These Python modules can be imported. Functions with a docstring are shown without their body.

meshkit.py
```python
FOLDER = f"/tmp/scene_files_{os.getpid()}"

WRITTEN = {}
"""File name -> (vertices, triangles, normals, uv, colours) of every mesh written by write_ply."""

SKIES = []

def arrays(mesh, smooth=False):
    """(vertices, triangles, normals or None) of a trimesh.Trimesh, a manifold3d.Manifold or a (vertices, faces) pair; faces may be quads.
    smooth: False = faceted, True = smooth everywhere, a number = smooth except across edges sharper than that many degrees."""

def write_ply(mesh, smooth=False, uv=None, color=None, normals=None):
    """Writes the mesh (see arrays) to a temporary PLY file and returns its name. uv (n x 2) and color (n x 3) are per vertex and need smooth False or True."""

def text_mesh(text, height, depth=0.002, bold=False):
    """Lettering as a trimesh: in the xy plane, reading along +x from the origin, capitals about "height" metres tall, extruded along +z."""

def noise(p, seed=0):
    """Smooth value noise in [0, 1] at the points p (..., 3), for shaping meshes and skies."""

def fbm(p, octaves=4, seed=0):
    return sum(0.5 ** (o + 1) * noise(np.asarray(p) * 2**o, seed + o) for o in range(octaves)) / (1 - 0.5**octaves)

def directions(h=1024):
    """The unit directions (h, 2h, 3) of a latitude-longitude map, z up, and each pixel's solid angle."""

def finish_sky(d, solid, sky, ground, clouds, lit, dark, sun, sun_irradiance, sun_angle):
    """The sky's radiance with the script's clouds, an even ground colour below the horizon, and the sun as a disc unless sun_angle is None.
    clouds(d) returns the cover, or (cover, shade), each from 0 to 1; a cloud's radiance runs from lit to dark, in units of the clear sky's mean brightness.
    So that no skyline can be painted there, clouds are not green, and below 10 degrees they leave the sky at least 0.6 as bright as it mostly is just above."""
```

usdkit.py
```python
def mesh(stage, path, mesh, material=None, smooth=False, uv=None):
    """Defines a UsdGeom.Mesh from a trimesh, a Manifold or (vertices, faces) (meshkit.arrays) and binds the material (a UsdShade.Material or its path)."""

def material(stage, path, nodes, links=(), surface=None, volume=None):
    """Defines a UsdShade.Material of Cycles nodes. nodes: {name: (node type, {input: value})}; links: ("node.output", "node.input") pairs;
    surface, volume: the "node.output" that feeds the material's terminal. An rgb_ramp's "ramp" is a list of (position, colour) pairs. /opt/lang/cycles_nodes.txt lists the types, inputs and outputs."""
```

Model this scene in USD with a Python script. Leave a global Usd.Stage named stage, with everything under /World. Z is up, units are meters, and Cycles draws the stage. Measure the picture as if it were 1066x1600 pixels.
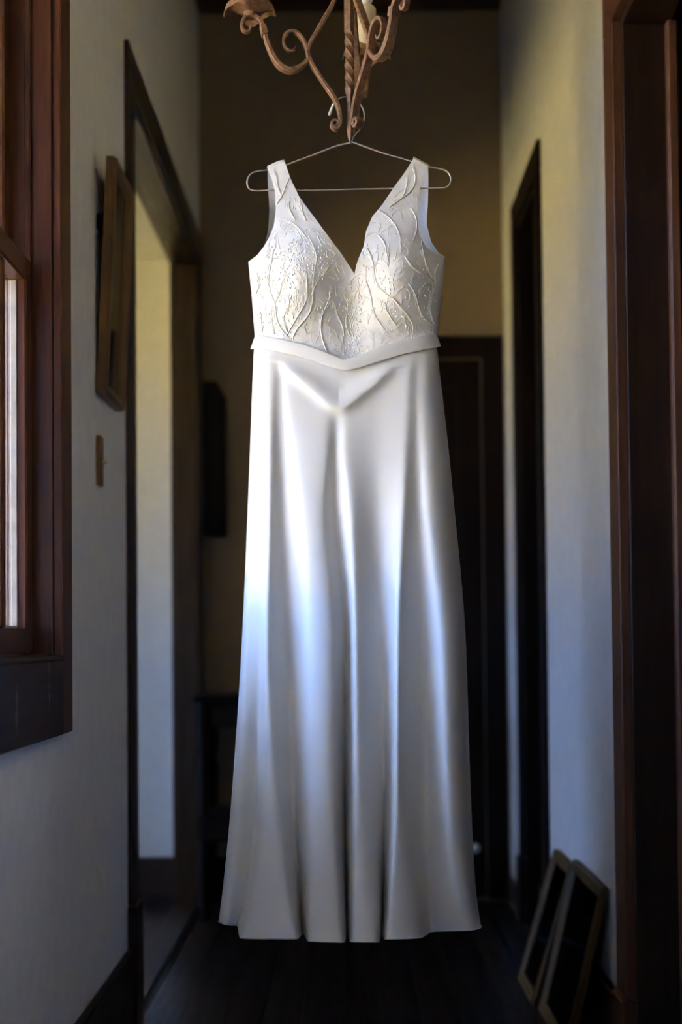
import math, random
import numpy as np
import trimesh, shapely, shapely.geometry as sg
from scipy.interpolate import PchipInterpolator, CubicSpline
from scipy.spatial import Delaunay, cKDTree
from scipy.ndimage import gaussian_filter1d
import usdkit, meshkit
from pxr import Usd, UsdGeom, UsdLux, UsdShade, Gf, Sdf

rng = np.random.default_rng(7)
random.seed(7)
stage = Usd.Stage.CreateInMemory()
UsdGeom.SetStageUpAxis(stage, 'Z')
UsdGeom.SetStageMetersPerUnit(stage, 1.0)
UsdGeom.Xform.Define(stage, '/World')
UsdGeom.Scope.Define(stage, '/World/Looks')

# ------------------------------------------------------------------ camera
FPX, CAMZ = 2222.0, 1.05
PITCH, ROLL = math.radians(1.7), math.radians(0.55)
SHX, SHY = 11.4, 137.0
APERTURE = 24.0
cF = np.array([0, math.cos(PITCH), math.sin(PITCH)])
u0 = np.array([0, -math.sin(PITCH), math.cos(PITCH)])
r0 = np.array([1.0, 0, 0])
cR = r0 * math.cos(ROLL) - u0 * math.sin(ROLL)
cU = u0 * math.cos(ROLL) + r0 * math.sin(ROLL)
CAM = np.array([0, 0, CAMZ])
cam = UsdGeom.Camera.Define(stage, '/World/camera')
m4 = Gf.Matrix4d(1.0)
for i, row in enumerate((cR, cU, -cF, CAM)):
    for j in range(3):
        m4[i, j] = float(row[j])
cam.AddTransformOp().Set(m4)
cam.CreateHorizontalApertureAttr(APERTURE)
cam.CreateVerticalApertureAttr(APERTURE * 1600 / 1066)
cam.CreateFocalLengthAttr(FPX * APERTURE / 1066)
cam.CreateHorizontalApertureOffsetAttr(-SHX / 1066 * APERTURE)
cam.CreateVerticalApertureOffsetAttr(SHY / 1066 * APERTURE)
cam.CreateFStopAttr(1.9)
cam.CreateFocusDistanceAttr(2.82)
cam.CreateClippingRangeAttr(Gf.Vec2f(0.05, 500))
EXPOSURE = 1.2
cam.CreateExposureAttr(EXPOSURE)

# ------------------------------------------------------------------ daylight: blue sky, sun from behind the house on the ground outside
sky = UsdLux.DomeLight.Define(stage, '/World/sky')
sky.CreateColorAttr(Gf.Vec3f(0.28, 0.47, 1.0))
sky.CreateIntensityAttr(2.7)
sun = UsdLux.DistantLight.Define(stage, '/World/sun')
sun.CreateColorAttr(Gf.Vec3f(1.0, 0.93, 0.80))
sun.CreateIntensityAttr(20.0)
sun.CreateAngleAttr(0.53)
sun.CreateNormalizeAttr(True)
sun.AddRotateXYZOp().Set(Gf.Vec3f(-14.0, 36.0, 0.0))      # the sun stands over the right side of the house


def at(px, py, Y):
    """The point of the vertical plane at distance Y that the photograph shows at (px, py): used to trace real outlines at their real distance."""
    d = cF + cR * (px - 533 - SHX) / FPX - cU * (py - 800 - SHY) / FPX
    return CAM + d * (Y / d[1])


# ------------------------------------------------------------------ helpers
taken = {}


def numbered(path):
    n = taken.get(path, 0)
    taken[path] = n + 1
    return path if n == 0 else f'{path}_{n:03d}'


class Thing:
    def __init__(self, path, loc):
        self.path, self.loc = path, np.asarray(loc, float)

    def prim(self):
        return stage.GetPrimAtPath(self.path)


def tag(prim, label=None, cat=None, group=None, kind=None):
    for k, v in (('label', label), ('category', cat), ('group', group), ('kind', kind)):
        if v:
            prim.SetCustomDataByKey(k, v)


def thing(name, label, cat, loc=(0, 0, 0), group=None, kind=None):
    p = numbered('/World/' + name)
    x = UsdGeom.Xform.Define(stage, p)
    x.AddTranslateOp().Set(Gf.Vec3d(*map(float, loc)))
    tag(x.GetPrim(), label, cat, group, kind)
    return Thing(p, loc)


def obj(name, mesh, mat, parent=None, smooth=False, label=None, cat=None, kind=None, group=None):
    p = numbered((parent.path if parent else '/World') + '/' + name)
    v, f, n = meshkit.arrays(mesh, smooth)
    loc = parent.loc if parent is not None else np.zeros(3)
    usdkit.mesh(stage, p, (v - loc, f), mat, smooth=False)
    if n is not None:
        g = UsdGeom.Mesh(stage.GetPrimAtPath(p))
        from pxr import Vt
        g.CreateNormalsAttr(Vt.Vec3fArray.FromNumpy(n.astype(np.float32)))
        g.SetNormalsInterpolation('vertex')
    tag(stage.GetPrimAtPath(p), label, cat, group, kind)
    return Thing(p, loc)


def cat_(ms):
    vs, fs, n = [], [], 0
    for m in ms:
        v, f = (m.vertices, m.faces) if hasattr(m, 'faces') else m
        v, f = np.asarray(v), np.asarray(f)
        if f.shape[1] == 4:
            f = np.vstack([f[:, [0, 1, 2]], f[:, [0, 2, 3]]])
        vs.append(v); fs.append(f + n); n += len(v)
    return trimesh.Trimesh(np.vstack(vs), np.vstack(fs), process=False)


def box(x0, x1, y0, y1, z0, z1, c=0.0):
    """A box, its edges chamfered by c."""
    x0, x1 = sorted((x0, x1)); y0, y1 = sorted((y0, y1)); z0, z1 = sorted((z0, z1))
    if c <= 0:
        b = trimesh.creation.box([x1 - x0, y1 - y0, z1 - z0])
        b.apply_translation([(x0 + x1) / 2, (y0 + y1) / 2, (z0 + z1) / 2])
        return trimesh.Trimesh(b.vertices, b.faces, process=False)
    c = min(c, (x1 - x0) / 3, (y1 - y0) / 3, (z1 - z0) / 3)
    pts = []
    for sx in (0, 1):
        for sy in (0, 1):
            for sz in (0, 1):
                p = np.array([(x0, x1)[sx], (y0, y1)[sy], (z0, z1)[sz]])
                q = np.array([1 - 2 * sx, 1 - 2 * sy, 1 - 2 * sz]) * c
                for k in range(3):
                    o = p + q; o[k] = p[k]
                    pts.append(o)
    return trimesh.convex.convex_hull(np.array(pts))


def sweep(path, sec, up=None, closed=False, caps=True, scale=None):
    """Sweeps the closed 2-D section along the path; section x lies along the frame's normal, y along its binormal."""
    P = np.asarray(path, float)
    n = len(P)
    if closed:
        T = np.roll(P, -1, 0) - np.roll(P, 1, 0)
    else:
        T = np.gradient(P, axis=0)
    T /= np.linalg.norm(T, axis=1, keepdims=True) + 1e-12
    S = np.asarray(sec, float)
    k = len(S)
    V = []
    if up is None:
        a = np.array([0, 0, 1.0]) if abs(T[0][2]) < 0.9 else np.array([1.0, 0, 0])
        nrm = np.cross(T[0], a); nrm /= np.linalg.norm(nrm)
    for i in range(n):
        if up is not None:
            b = np.asarray(up, float)
            nn = np.cross(b, T[i]); nn /= np.linalg.norm(nn) + 1e-12
        else:
            nrm = nrm - T[i] * (nrm @ T[i]); nrm /= np.linalg.norm(nrm)
            nn, b = nrm, np.cross(T[i], nrm)
        s = 1.0 if scale is None else scale[i]
        V.append(P[i] + s * (S[:, :1] * nn + S[:, 1:] * b))
    V = np.vstack(V)
    F = []
    m = n if closed else n - 1
    for i in range(m):
        for j in range(k):
            a, b_ = i * k + j, i * k + (j + 1) % k
            c, d = ((i + 1) % n) * k + (j + 1) % k, ((i + 1) % n) * k + j
            F += [[a, b_, c], [a, c, d]]
    if caps and not closed:
        c0, c1 = len(V), len(V) + 1
        V = np.vstack([V, P[:1], P[-1:]])
        for j in range(k):
            F += [[c0, (j + 1) % k, j], [c1, (n - 1) * k + j, (n - 1) * k + (j + 1) % k]]
    return trimesh.Trimesh(V, np.array(F), process=False)


def circle(r, n=10):
    a = np.arange(n) / n * 2 * math.pi
    return np.stack([r * np.cos(a), r * np.sin(a)], 1)


def rect(w, h, c=0.0):
    if c <= 0:
        return np.array([[-w / 2, -h / 2], [w / 2, -h / 2], [w / 2, h / 2], [-w / 2, h / 2]])
    a, b = w / 2, h / 2
    return np.array([[-a + c, -b], [a - c, -b], [a, -b + c], [a, b - c], [a - c, b], [-a + c, b], [-a, b - c], [-a, -b + c]])


def spline(pts, n=40):
    P = np.asarray(pts, float)
    t = np.r_[0, np.cumsum(np.linalg.norm(np.diff(P, axis=0), axis=1))]
    t /= t[-1]
    return CubicSpline(t, P, bc_type='natural')(np.linspace(0, 1, n))


def lathe(prof, n=32):
    """Turns the (radius, z) profile about z."""
    P = np.asarray(prof, float)
    a = np.arange(n) / n * 2 * math.pi
    V = np.stack([P[:, None, 0] * np.cos(a), P[:, None, 0] * np.sin(a), np.repeat(P[:, None, 1], n, 1)], -1).reshape(-1, 3)
    F = []
    for i in range(len(P) - 1):
        for j in range(n):
            a_, b_, c_, d_ = i * n + j, i * n + (j + 1) % n, (i + 1) * n + (j + 1) % n, (i + 1) * n + j
            F += [[a_, b_, c_], [a_, c_, d_]]
    return trimesh.Trimesh(V, np.array(F), process=False)


def moved(m, d):
    m = m.copy(); m.apply_translation(d); return m


# ------------------------------------------------------------------ materials
def look(name, nodes, links, surface='p.BSDF'):
    return usdkit.material(stage, '/World/Looks/' + name, nodes, links, surface=surface)


def wood(name, dark, light, axis='z', rough=0.38, bump=0.25, spec=0.5, wear=None, coat=0.0):
    s = {'x': (1.2, 26, 26), 'y': (26, 1.2, 26), 'z': (26, 26, 1.2)}[axis]
    s2 = tuple(v * 6 for v in s)
    nodes = {'g': ('geometry', {}), 'm': ('mapping', {'scale': s}), 'm2': ('mapping', {'scale': s2}),
             'n': ('noise_texture', {'scale': 1.0, 'detail': 5.0, 'roughness': 0.6, 'distortion': 0.6}),
             'n2': ('noise_texture', {'scale': 1.0, 'detail': 3.0, 'roughness': 0.6}),
             'mx': ('mix_float', {'fac': 0.45}),
             'r': ('rgb_ramp', {'ramp': [(0.3, dark), (0.52, tuple((a + b) / 2 for a, b in zip(dark, light))), (0.72, light)]}),
             'big': ('noise_texture', {'scale': 2.3, 'detail': 3.0}),
             'mul': ('mix', {'mix_type': 'multiply', 'fac': 0.7}),
             'br': ('rgb_ramp', {'ramp': [(0.3, (0.45, 0.42, 0.42)), (0.65, (1, 1, 1))]}),
             'rr': ('map_range', {'from_min': 0.3, 'from_max': 0.7, 'to_min': rough - 0.07, 'to_max': rough + 0.12}),
             'b': ('bump', {'strength': bump, 'distance': 0.002}),
             'p': ('principled_bsdf', {'specular_ior_level': spec, 'coat_weight': coat, 'coat_roughness': 0.18})}
    links = [('g.position', 'm.vector'), ('g.position', 'm2.vector'), ('m.vector', 'n.vector'), ('m2.vector', 'n2.vector'), ('n.fac', 'mx.a'), ('n2.fac', 'mx.b'),
             ('mx.result', 'r.fac'), ('g.position', 'big.vector'), ('big.fac', 'br.fac'), ('r.color', 'mul.color1'), ('br.color', 'mul.color2'), ('mul.color', 'p.base_color'),
             ('mx.result', 'b.height'), ('b.normal', 'p.normal'), ('mx.result', 'rr.value'), ('rr.result', 'p.roughness')]
    if wear:
        nodes['mw'] = ('mapping', {'scale': wear['scale']})
        nodes['w'] = ('noise_texture', {'scale': 1.0, 'detail': 6.0, 'roughness': 0.7})
        nodes['wr'] = ('rgb_ramp', {'ramp': [(wear['at'], (0, 0, 0)), (wear['at'] + 0.04, (1, 1, 1))]})
        nodes['wm'] = ('mix', {'mix_type': 'mix', 'color2': wear['color']})
        links = [l for l in links if l != ('mul.color', 'p.base_color')]
        links += [('g.position', 'mw.vector'), ('mw.vector', 'w.vector'), ('w.fac', 'wr.fac'), ('wr.color', 'wm.fac'), ('mul.color', 'wm.color1'), ('wm.color', 'p.base_color')]
    return look(name, nodes, links)


def plain(name, color, rough=0.5, spec=0.5, metallic=0.0, bump=0.0, scale=60.0, vary=0.12, **kw):
    c = np.array(color)
    nodes = {'g': ('geometry', {}), 'n': ('noise_texture', {'scale': scale, 'detail': 5.0, 'roughness': 0.6}),
             'r': ('rgb_ramp', {'ramp': [(0.3, tuple(c * (1 - vary))), (0.7, tuple(np.minimum(c * (1 + vary), 1)))]}),
             'b': ('bump', {'strength': bump, 'distance': 0.002}),
             'p': ('principled_bsdf', {'roughness': rough, 'specular_ior_level': spec, 'metallic': metallic, **kw})}
    links = [('g.position', 'n.vector'), ('n.fac', 'r.fac'), ('r.color', 'p.base_color')]
    if bump:
        links += [('n.fac', 'b.height'), ('b.normal', 'p.normal')]
    return look(name, nodes, links)


W = {}
for a in 'xyz':
    W['dark_' + a] = wood('dark_wood_' + a, (0.014, 0.0055, 0.0028), (0.055, 0.020, 0.009), a, 0.40)
    W['red_' + a] = wood('red_wood_' + a, (0.050, 0.0135, 0.005), (0.19, 0.058, 0.019), a, 0.36, spec=0.4)
    W['bronze_' + a] = wood('bronze_wood_' + a, (0.075, 0.040, 0.013), (0.20, 0.110, 0.034), a, 0.5, spec=0.2)
    W['jamb_' + a] = wood('jamb_wood_' + a, (0.022, 0.010, 0.004), (0.075, 0.036, 0.013), a, 0.26)
    W['gold_' + a] = wood('gilt_wood_' + a, (0.13, 0.065, 0.018), (0.31, 0.16, 0.046), a, 0.42)
for a in 'xyz':
    W['black_' + a] = wood('black_wood_' + a, (0.006, 0.0026, 0.0016), (0.020, 0.0075, 0.004), a, 0.55, spec=0.15)
W['floor'] = wood('floor_wood', (0.007, 0.0032, 0.002), (0.022, 0.009, 0.0055), 'y', 0.30)
W['sill'] = wood('sill_wood', (0.018, 0.007, 0.004), (0.060, 0.021, 0.011), 'y', 0.5, spec=0.25, wear={'scale': (30, 30, 7), 'at': 0.66, 'color': (0.20, 0.19, 0.22)})
W['post'] = wood('post_wood', (0.08, 0.030, 0.012), (0.22, 0.088, 0.038), 'z', 0.45)
W['post_y'] = wood('post_wood_y', (0.08, 0.030, 0.012), (0.22, 0.088, 0.038), 'y', 0.45)
PLASTER = plain('plaster', (0.75, 0.74, 0.73), 0.75, 0.25, bump=0.25, scale=18.0, vary=0.05)
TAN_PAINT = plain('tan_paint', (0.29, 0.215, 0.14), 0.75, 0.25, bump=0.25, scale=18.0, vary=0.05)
ROOM_PAINT = plain('room_paint', (0.68, 0.66, 0.60), 0.8, 0.25, bump=0.2, scale=18.0, vary=0.05)
CEILING_PAINT = wood('ceiling_boards', (0.05, 0.024, 0.014), (0.12, 0.06, 0.035), 'y', 0.6)
WHITE_PAINT = plain('white_paint', (0.72, 0.71, 0.68), 0.5, 0.5, bump=0.15, scale=30.0, vary=0.06)
STRIP = plain('worn_white_paint', (0.46, 0.42, 0.37), 0.6, 0.4, bump=0.15, scale=30.0, vary=0.15)
GRASS = plain('dry_grass', (0.44, 0.335, 0.11), 0.95, 0.1, scale=3.0, vary=0.25)
IRON = plain('rusty_iron', (0.19, 0.098, 0.055), 0.58, 0.45, metallic=0.15, bump=0.5, scale=110.0, vary=0.45)
CREAM = plain('cream_sleeve', (0.62, 0.54, 0.40), 0.55, 0.4, scale=40.0, vary=0.1)
STEEL = plain('hanger_steel', (0.62, 0.56, 0.50), 0.34, 0.5, metallic=0.65, scale=40.0, vary=0.08)
CHROME = plain('bright_steel', (0.88, 0.88, 0.86), 0.25, 0.8, metallic=0.2, scale=40.0, vary=0.04)
MATT = plain('grey_print', (0.10, 0.11, 0.115), 0.7, 0.3, scale=14.0, vary=0.5)
NAVY = plain('navy_print', (0.045, 0.050, 0.065), 0.7, 0.3, scale=14.0, vary=0.6)
FILLET = plain('pale_fillet', (0.42, 0.30, 0.19), 0.6, 0.4, scale=40.0, vary=0.15)
BACKING = plain('black_backing', (0.012, 0.010, 0.009), 0.8, 0.3, scale=30.0, vary=0.2)
PORCELAIN = plain('porcelain', (0.82, 0.84, 0.85), 0.12, 0.6, scale=20.0, vary=0.03)
GLASS = look('window_pane', {'f': ('fresnel', {'IOR': 1.5}), 't': ('transparent_bsdf', {'color': (0.97, 0.98, 0.97)}), 'g': ('glossy_bsdf', {'color': (1, 1, 1), 'roughness': 0.01}), 'm': ('mix_closure', {})},
             [('f.fac', 'm.fac'), ('t.BSDF', 'm.closure1'), ('g.BSDF', 'm.closure2')], surface='m.closure')

SATIN = look('ivory_satin', {
    'g': ('geometry', {}), 'm': ('mapping', {'scale': (1400, 1400, 1400)}),
    'wv': ('noise_texture', {'scale': 1.0, 'detail': 1.0}),
    'b': ('bump', {'strength': 0.05, 'distance': 0.0006}),
    'p': ('principled_bsdf', {'base_color': (0.79, 0.77, 0.73), 'roughness': 0.46, 'specular_ior_level': 0.42, 'sheen_weight': 0.2, 'sheen_roughness': 0.35})},
    [('g.position', 'm.vector'), ('m.vector', 'wv.vector'), ('wv.fac', 'b.height'), ('b.normal', 'p.normal')])
LINING = plain('white_lining', (0.84, 0.82, 0.82), 0.6, 0.4, bump=0.1, scale=200.0, vary=0.02)
LACE = look('lace_tulle', {
    'g': ('geometry', {}), 'v': ('voronoi_texture', {'scale': 620.0, 'feature': 'distance_to_edge'}),
    'n': ('noise_texture', {'scale': 34.0, 'detail': 4.0}),
    'r': ('rgb_ramp', {'ramp': [(0.35, (0.74, 0.70, 0.65)), (0.65, (0.86, 0.835, 0.80))]}),
    'a': ('math', {'math_type': 'multiply_add', 'value2': 0.5, 'value3': 0.0}),
    'b': ('bump', {'strength': 0.16, 'distance': 0.0012}), 'b2': ('bump', {'strength': 0.14, 'distance': 0.006}),
    'p': ('principled_bsdf', {'roughness': 0.55, 'specular_ior_level': 0.4, 'sheen_weight': 0.2})},
    [('g.position', 'v.vector'), ('g.position', 'n.vector'), ('n.fac', 'r.fac'), ('r.color', 'p.base_color'), ('v.distance', 'a.value1'), ('a.value', 'b.height'),
     ('n.fac', 'b2.height'), ('b2.normal', 'b.normal'), ('b.normal', 'p.normal')])
THREAD = plain('ivory_thread', (0.84, 0.80, 0.72), 0.5, 0.45, bump=0.2, scale=700.0, vary=0.06)
BEAD = look('clear_beads', {'p': ('principled_bsdf', {'base_color': (0.95, 0.95, 0.95), 'roughness': 0.22, 'specular_ior_level': 0.9})}, [])

# ------------------------------------------------------------------ the setting
XL, XR, YB, YF, HC = -0.60, 0.65, 5.82, -2.60, 3.66     # hall: left wall, right wall, back wall, rear wall, ceiling
TL = 0.105                                               # wall thickness
WY0, WY1, WZ0, WZ1 = -0.50, 2.886, 1.03, 2.66             # left window
DLY0, DLY1, DLH = 3.955, 5.70, 2.59                      # left doorway
NRY0, NRY1, NRH = 1.25, 3.269, 2.49                      # right near doorway
FRY0, FRY1, FRH = 4.75, 5.30, 2.60                       # right far door
RX0, RY0, RYB, RH = -3.60, 3.45, 5.94, 2.67              # side room
DBX0, DBX1, DBH = -0.16, 0.645, 2.30                     # back door

floor = thing('floor', 'dark polished wooden floorboards running down the hall', 'floor', kind='structure')
obj('subfloor', cat_([box(-4.2, 3.9, YF - 0.3, YB + 0.7, -0.25, -0.022)]), BACKING, floor)
for x0, x1, y0, y1, w in ((XL - TL, XR + 0.11, YF, YB, 0.1165), (RX0, XL - TL, RY0, RYB, 0.145)):
    nb = int(round((x1 - x0) / w)); w = (x1 - x0) / nb
    for k in range(nb):
        ys = [y0] + sorted(rng.uniform(y0 + 0.5, y1 - 0.3, 2 if x0 > -1 else 1)) + [y1]
        for a, b in zip(ys[:-1], ys[1:]):
            dz = rng.uniform(-0.0012, 0)
            obj('floorboard', box(x0 + k * w + 0.001, x0 + (k + 1) * w - 0.001, a + 0.001, b - 0.001, -0.022, dz, 0.0015), W['floor'], floor)

obj('ceiling', cat_([box(-0.9, 0.95, YF - 0.2, YB + 0.2, HC, HC + 0.12)]), CEILING_PAINT, kind='structure', label='tall dark boarded hall ceiling above the chandelier', cat='ceiling')


def wall_x(x0, x1, y0, y1, z1, holes):
    """Wall parallel to the hall, with (y0, y1, z0, z1) openings."""
    ps = sg.box(y0, 0, y1, z1)
    for h in holes:
        ps = ps.difference(sg.box(h[0], h[2], h[1], h[3]))
    m = trimesh.creation.extrude_polygon(ps, abs(x1 - x0), engine='earcut')
    v = np.array(m.vertices)
    return trimesh.Trimesh(np.stack([min(x0, x1) + v[:, 2], v[:, 0], v[:, 1]], 1), m.faces, process=False)


obj('wall_left', wall_x(XL - TL, XL, YF, YB + 0.12, HC, [(WY0, WY1, WZ0, WZ1), (DLY0, DLY1, -0.01, DLH)]), PLASTER, kind='structure', label='white plaster wall on the left with window and doorway', cat='wall')
obj('wall_right', wall_x(XR, XR + 0.11, YF, YB + 0.12, HC, [(NRY0, NRY1, -0.01, NRH), (FRY0, FRY1, -0.01, FRH)]), PLASTER, kind='structure', label='white plaster wall on the right, brightly lit', cat='wall')
bw = trimesh.creation.extrude_polygon(sg.box(XL, 0, XR, HC).difference(sg.box(DBX0 + 0.09, -0.01, DBX1 - 0.09, DBH - 0.09)), 0.12, engine='earcut')
bv = np.array(bw.vertices)
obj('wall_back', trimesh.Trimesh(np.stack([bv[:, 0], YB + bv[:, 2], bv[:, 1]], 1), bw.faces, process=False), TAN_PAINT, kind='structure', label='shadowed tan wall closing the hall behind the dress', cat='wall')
obj('wall_rear', box(XL, XR, YF - 0.12, YF, 0, HC), W['dark_z'], kind='structure', label='dark panelled wall at the near end of the hall', cat='wall')
# side room seen through the left doorway
obj('wall_room_back', box(RX0, XL - TL, RYB, RYB + 0.1, 0, RH), ROOM_PAINT, kind='structure', label='pale side room wall seen through the left doorway', cat='wall')
SWY0, SWY1, SWZ0, SWZ1 = 3.72, 4.95, 0.85, 2.25
obj('wall_room_left', wall_x(RX0 - 0.1, RX0, RY0 - 0.1, RYB + 0.1, RH, [(SWY0, SWY1, SWZ0, SWZ1)]), ROOM_PAINT, kind='structure', label='far left wall of the side room holding its window', cat='wall')
obj('wall_room_front', box(RX0, XL - TL, RY0 - 0.1, RY0, 0, RH), ROOM_PAINT, kind='structure', label='near wall of the side room', cat='wall')
obj('ceiling_room', box(RX0 - 0.1, XL - TL, RY0 - 0.1, RYB + 0.1, RH, RH + 0.1), ROOM_PAINT, kind='structure', label='low pale ceiling of the side room', cat='ceiling')
# dark room behind the right near doorway
obj('wall_dark_room', cat_([box(XR + 0.11, 3.0, 4.4, 4.5, 0, 3.0), box(XR + 0.11, 3.0, 0.4, 0.5, 0, 3.0), box(3.0, 3.1, 0.4, 4.5, 0, 3.0), box(XR + 0.11, 3.1, 0.4, 4.5, 3.0, 3.1)]),
    W['dark_z'], kind='structure', label='dark panelled room beyond the right doorway', cat='wall')
obj('eave', cat_([box(-1.95, XL - TL, -2.4, RY0 - 0.1, 2.74, 2.82), box(-1.98, -1.94, -2.4, RY0 - 0.1, 2.68, 2.84)]), W['dark_y'], kind='structure', label='roof overhang outside the left window', cat='eave')
obj('wall_closet', cat_([box(XR + 0.11, XR + 0.6, FRY0 - 0.1, FRY0 - 0.02, 0, 3.0), box(XR + 0.11, XR + 0.6, YB + 0.5, YB + 0.6, 0, 3.0), box(XR + 0.6, XR + 0.7, FRY0 - 0.1, YB + 0.6, 0, 3.0), box(XR + 0.11, XR + 0.7, FRY0 - 0.1, YB + 0.6, 3.0, 3.1),
                          box(XL + 0.1, XR + 0.11, YB + 0.5, YB + 0.6, 0, 3.0), box(XL, XL + 0.1, YB + 0.121, YB + 0.6, 0, 3.0), box(XL, XR + 0.11, YB + 0.121, YB + 0.6, 3.0, 3.1)]),
    W['dark_z'], kind='structure', label='dark cupboard walls behind the closed doors', cat='wall')
obj('ground', box(-60, 60, -60, 60, -0.7, -0.5), GRASS, kind='structure', label='sunlit dry grass outside the windows', cat='ground')

# baseboards
def base_y(x, sx, y0, y1, h, t=0.016):
    return cat_([box(x, x + sx * t, y0, y1, 0, h - 0.02, 0.002), box(x, x + sx * t * 0.6, y0, y1, h - 0.02, h, 0.004)])


obj('baseboard_left', base_y(XL, 1, YF, DLY0 - 0.118, 0.235), W['dark_y'], kind='structure', label='dark baseboard along the left wall', cat='baseboard')
obj('baseboard_right', base_y(XR, -1, NRY1 + 0.118, FRY0 - 0.11, 0.20), W['dark_y'], kind='structure', label='dark baseboard behind the leaning picture frames', cat='baseboard')
obj('baseboard_right_end', base_y(XR, -1, FRY1 + 0.11, YB, 0.10), W['dark_y'], kind='structure', label='short dark baseboard at the far right corner', cat='baseboard')
obj('baseboard_back', cat_([box(XL, DBX0, YB - 0.016, YB, 0, 0.18, 0.003)]), W['black_x'], kind='structure', label='dark baseboard along the back wall under the table', cat='baseboard')
obj('baseboard_room', cat_([box(RX0, XL - TL, RYB - 0.02, RYB, 0, 0.165, 0.003)]), W['dark_x'], kind='structure', label='dark baseboard of the side room', cat='baseboard')


# doorways in the side walls
def casing_x(par, x, sx, y0, y1, h, w, t, mat_v, mat_h, plinth=None, bead=True):
    """Casing on the hall face of a side wall around the opening y0..y1, height h."""
    xo = x + sx * t
    for a, b in ((y0 - w, y0), (y1, y1 + w)):
        obj('casing_side', cat_([box(x, xo, a, b, (plinth or 0), h, 0.003)] + ([box(x, xo + sx * 0.004, a + w * 0.14, a + w * 0.30, (plinth or 0), h, 0.002)] if bead else [])), mat_v, par)
        if plinth:
            obj('plinth_block', box(x, xo + sx * 0.012, a - 0.008, b + 0.004, 0, plinth, 0.004), mat_v, par)
    obj('casing_head', cat_([box(x, xo, y0 - w, y1 + w, h, h + w, 0.003)]), mat_h, par)


def jambs_x(par, x0, x1, y0, y1, h, t, mv, mh, stop=None):
    for s, y in ((1, y0), (-1, y1)):
        obj('jamb', box(x0, x1, y, y + s * t, 0, h - t, 0.002), mv, par)
    obj('head_jamb', box(x0, x1, y0, y1, h - t, h, 0.002), mh, par)


d1 = thing('door_1', 'wide open doorway with dark casing on the left wall', 'doorway', (XL, (DLY0 + DLY1) / 2, 0), kind='structure')
casing_x(d1, XL, 1, DLY0, DLY1, DLH, 0.114, 0.014, W['dark_z'], W['dark_y'], 0.345)
jambs_x(d1, XL - TL - 0.002, XL + 0.001, DLY0, DLY1, DLH, 0.012, W['jamb_z'], W['jamb_y'])
obj('threshold', box(XL - TL, XL - 0.005, DLY0, DLY1, 0, 0.012, 0.004), W['dark_y'], d1)

d2 = thing('door_2', 'tall dark brown doorway at the right edge', 'doorway', (XR, (NRY0 + NRY1) / 2, 0), kind='structure')
casing_x(d2, XR, -1, NRY0, NRY1, NRH, 0.112, 0.025, W['post'], W['post_y'], 0.225, bead=False)
jambs_x(d2, XR - 0.002, XR + 0.108, NRY0, NRY1, NRH, 0.014, W['dark_z'], W['dark_y'])
obj('jamb_bead', box(XR + 0.094, XR + 0.122, NRY1 - 0.042, NRY1 - 0.012, 0, NRH - 0.014, 0.006), W['post'], d2, label='paler reddish upright bead')
lf = obj('door_leaf', box(XR + 0.122, XR + 0.86, NRY1 - 0.030, NRY1 + 0.006, 0.008, NRH - 0.02, 0.003), W['dark_z'], d2, label='dark door leaf swung into the next room')

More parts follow.
